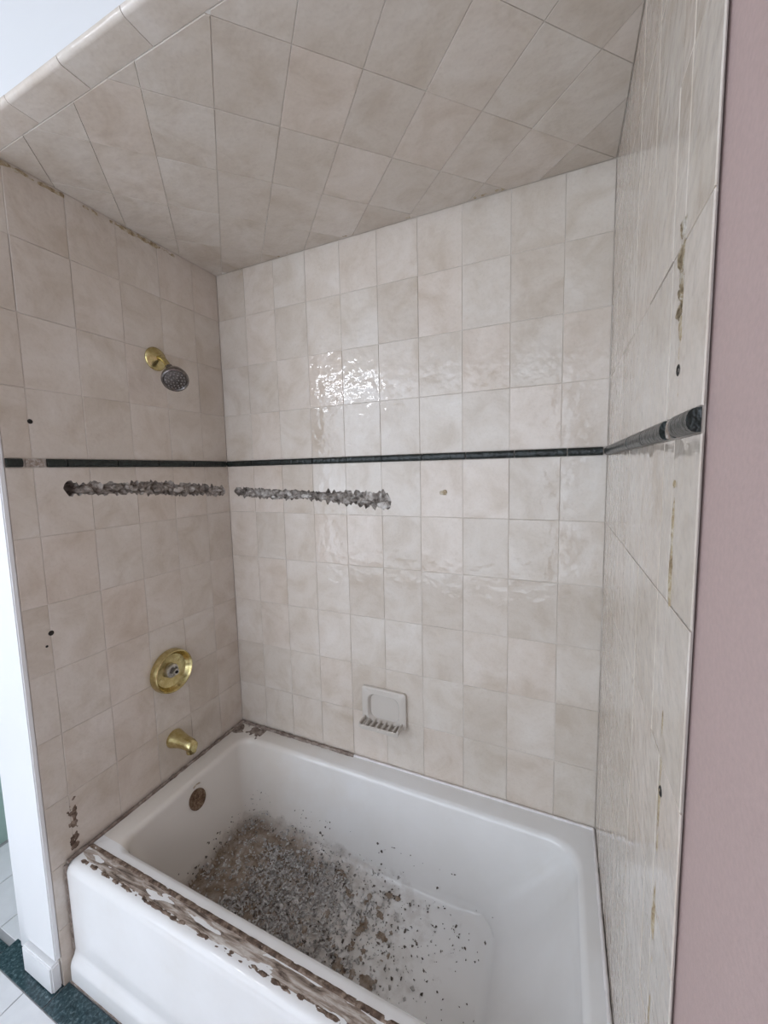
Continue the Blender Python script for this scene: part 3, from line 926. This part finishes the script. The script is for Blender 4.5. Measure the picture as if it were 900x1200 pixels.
# soap dish
SD = Vector((0.765, 0, 0.655))
sd = empty('soap_dish', SD); tag(sd, 'bone ceramic soap dish with ribbed tray set in the long wall', 'soap dish')
sw, shh = 0.096, 0.075
def rpoly(x0, x1, z0, z1, r, seg=6):
    return [(p[0], p[1]) for p in rrect(x0, x1, z0, z1, r, 0, seg)]
MWs = frame((SD.x, 0.0, SD.z), (1, 0, 0), (0, 0, 1))
# frame ring = outer rounded rectangle with an arched recess
outer = rrect(-sw, sw, -shh, shh, 0.012, 0, 8)
inner = rrect(-sw + 0.030, sw - 0.030, -shh + 0.014, shh - 0.026, 0.030, 0, 8)
bm = bmesh.new()
lev = [(outer, 0.0, 0), (outer, 0.012, 0), (outer, 0.017, 0.006), (inner, 0.018, -0.004), (inner, 0.013, 0.002), (inner, 0.003, 0.006)]
vr = []
for L, c, ins in lev:
    cx = 0; ring = []
    for (x, y, _) in L:
        f = 1 - ins / 0.08
        ring.append(bm.verts.new((x * f, y * f, c)))
    vr.append(ring)
for A, B in zip(vr[:-1], vr[1:]):
    n = len(A)
    for i in range(n): bm.faces.new((A[i], A[(i + 1) % n], B[(i + 1) % n], B[i]))
bm.faces.new(vr[-1])
bm.transform(MWs)
part(sd, 'back_plate', finish(bm, 'plate', 35), M['bone'])
# tray: floor, front lip, ends and ribs
def sbox(name, x0, x1, c0, c1, z0, z1, bev=0.003, parent_=None, mat='bone'):
    me = box_me(name, SD.x + x0, SD.x + x1, -c1, -c0, SD.z + z0, SD.z + z1, bev)
    return part(parent_ or sd, name, me, M[mat])
tray = sbox('tray', -0.082, 0.082, 0.064, 0.071, -0.064, -0.053)
def tsub(name, *a, mat='bone'):
    me = box_me(name, SD.x + a[0], SD.x + a[1], -a[3], -a[2], SD.z + a[4], SD.z + a[5], 0.002)
    o = obj(name, me, M[mat]); o.parent = tray
tsub('end_lip', -0.085, -0.077, 0.010, 0.070, -0.066, -0.046)
tsub('end_lip', 0.077, 0.085, 0.010, 0.070, -0.066, -0.046)
tsub('tray_floor', -0.080, 0.080, 0.012, 0.066, -0.074, -0.070)
for k in range(6):
    x = -0.060 + k * 0.024
    tsub('rib', x - 0.0045, x + 0.0045, 0.012, 0.066, -0.072, -0.055)
tsub('front_wall', -0.080, 0.080, 0.0635, 0.0665, -0.073, -0.060)

# ------------------------------------------------------------------ marks left on the walls
def mark(wall, mw, me, mat, name, label=None):
    o = obj(name, me, M[mat], wall, mw)
    if label: o['label'] = label
    return o
def hole(wall, mw, a, b, r=0.0045, mat='dark'):
    bm = lathe_bm([(r * 1.25, TH), (r, TH + 0.0012), (r * 0.6, TH + 0.0004), (0, TH + 0.0002)], 12, None, Matrix.Translation((a, b, 0)))
    mark(wall, mw, finish(bm, 'screw_hole'), mat, 'screw_hole')
hole(wall_left, MW_left, -0.734, 1.766, 0.0055)
hole(wall_left, MW_left, -0.738, 1.136, 0.0062)
hole(wall_left, MW_left, -0.752, 1.10, 0.003)
hole(wall_right, MW_right, 0.806, 1.184, 0.0055)
hole(wall_right, MW_right, 0.792, 1.715, 0.006)
hole(wall_right, MW_right, 0.800, 1.58, 0.004, 'glue_tan')
hole(wall_right, MW_right, 0.803, 1.48, 0.004, 'glue_tan')
# adhesive spot on the long wall
bm = bmesh.new(); lump(bm, (0, 0, 0), 0.012, (1.0, 0.75, 0.25), 6.1, 3, 0.7)
mark(wall_back, MW_back @ Matrix.Translation((1.016, 1.520, TH)), finish(bm, 'spot', 60), 'glue_tan', 'adhesive_spot', 'yellowish adhesive spot')

def strip(wall, mw, a0, b0, A, B, hgt, thr, fs, seed, mat, name, label=None, na=14, nb=None, aspect=1.0):
    nb = nb or int(B / 0.004)
    me = residue(nb, na, B, A, hgt, thr, fs, seed, lambda p, q, c: (a0 + q, b0 + p, TH + c), 0.3, aspect)
    o = mark(wall, mw, me, mat, name, label); o['kind'] = 'stuff'
    return o
# left wall: dark crust just above the rim and the faint door track outline
strip(wall_left, MW_left, -0.757, 0.415, 0.042, 0.19, 0.006, 0.44, 48, 3.7, 'glue', 'track_residue', 'dark crust above the rim where the door track stood', 18, 70)
# right wall: broken patch and the line of the removed door track
strip(wall_right, MW_right, 0.768, 1.775, 0.034, 0.115, 0.010, 0.40, 44, 4.9, 'patch', 'broken_patch', 'brown broken patch in the tile edge', 18, 50)
strip(wall_right, MW_right, 0.782, 1.68, 0.020, 0.10, 0.004, 0.40, 30, 6.9, 'glue_tan', 'track_residue')
strip(wall_right, MW_right, 0.795, 0.42, 0.012, 1.18, 0.005, 0.46, 40, 9.4, 'glue_tan', 'track_residue', None, 6, 300, 3)
# mildew on the ceiling joint
for (x, L, s_) in ((0.84, 0.07, 1.1), (1.12, 0.10, 3.1), (0.30, 0.12, 5.1), (0.62, 0.08, 7.1)):
    me = residue(30, 10, L, 0.022, 0.004, 0.40, 60, s_, lambda p, q, c, x=x: (x + p, q, TH + c), 0.35)
    mark(ceiling, MW_ceil, me, 'glue_tan', 'mildew_patch')['kind'] = 'stuff'
for (y, L, s_) in ((-0.78, 0.30, 2.5), (-0.46, 0.26, 4.5)):
    me = residue(60, 8, L, 0.018, 0.004, 0.36, 60, s_, lambda p, q, c, y=y: (y + p, H - 0.001 - q, TH + c), 0.35)
    mark(wall_left, MW_left, me, 'glue_tan', 'mildew_patch')['kind'] = 'stuff'

# ------------------------------------------------------------------ ceiling lamp of the room
LP = Vector((-0.74, -2.50, RC))
lamp = empty('ceiling_lamp', LP); tag(lamp, 'ceiling lamp with a row of bare globe bulbs behind the viewpoint', 'lamp')
part(lamp, 'canopy', box_me('c', LP.x - 0.30, LP.x + 0.30, LP.y - 0.05, LP.y + 0.05, RC - 0.03, RC, 0.006), M['brass'])
for k in range(3):
    x = LP.x - 0.24 + 0.24 * k
    part(lamp, 'stem', finish(lathe_bm([(0.010, 0), (0.010, 0.12), (0.024, 0.13), (0.024, 0.165), (0, 0.165)], 14, None, axis_frame((x, LP.y, RC - 0.03), (0, 0, -1))), 'stem', 40), M['brass'])
    part(lamp, 'bulb', finish(lathe_bm([(0.0, 0.0)] + [(0.06 * math.sin(PI * q / 14), 0.06 * (1 - math.cos(PI * q / 14))) for q in range(1, 14)] + [(0, 0.12)], 24, None, axis_frame((x, LP.y, RC - 0.190), (0, 0, -1))), 'bulb', 60), M['bulb'])
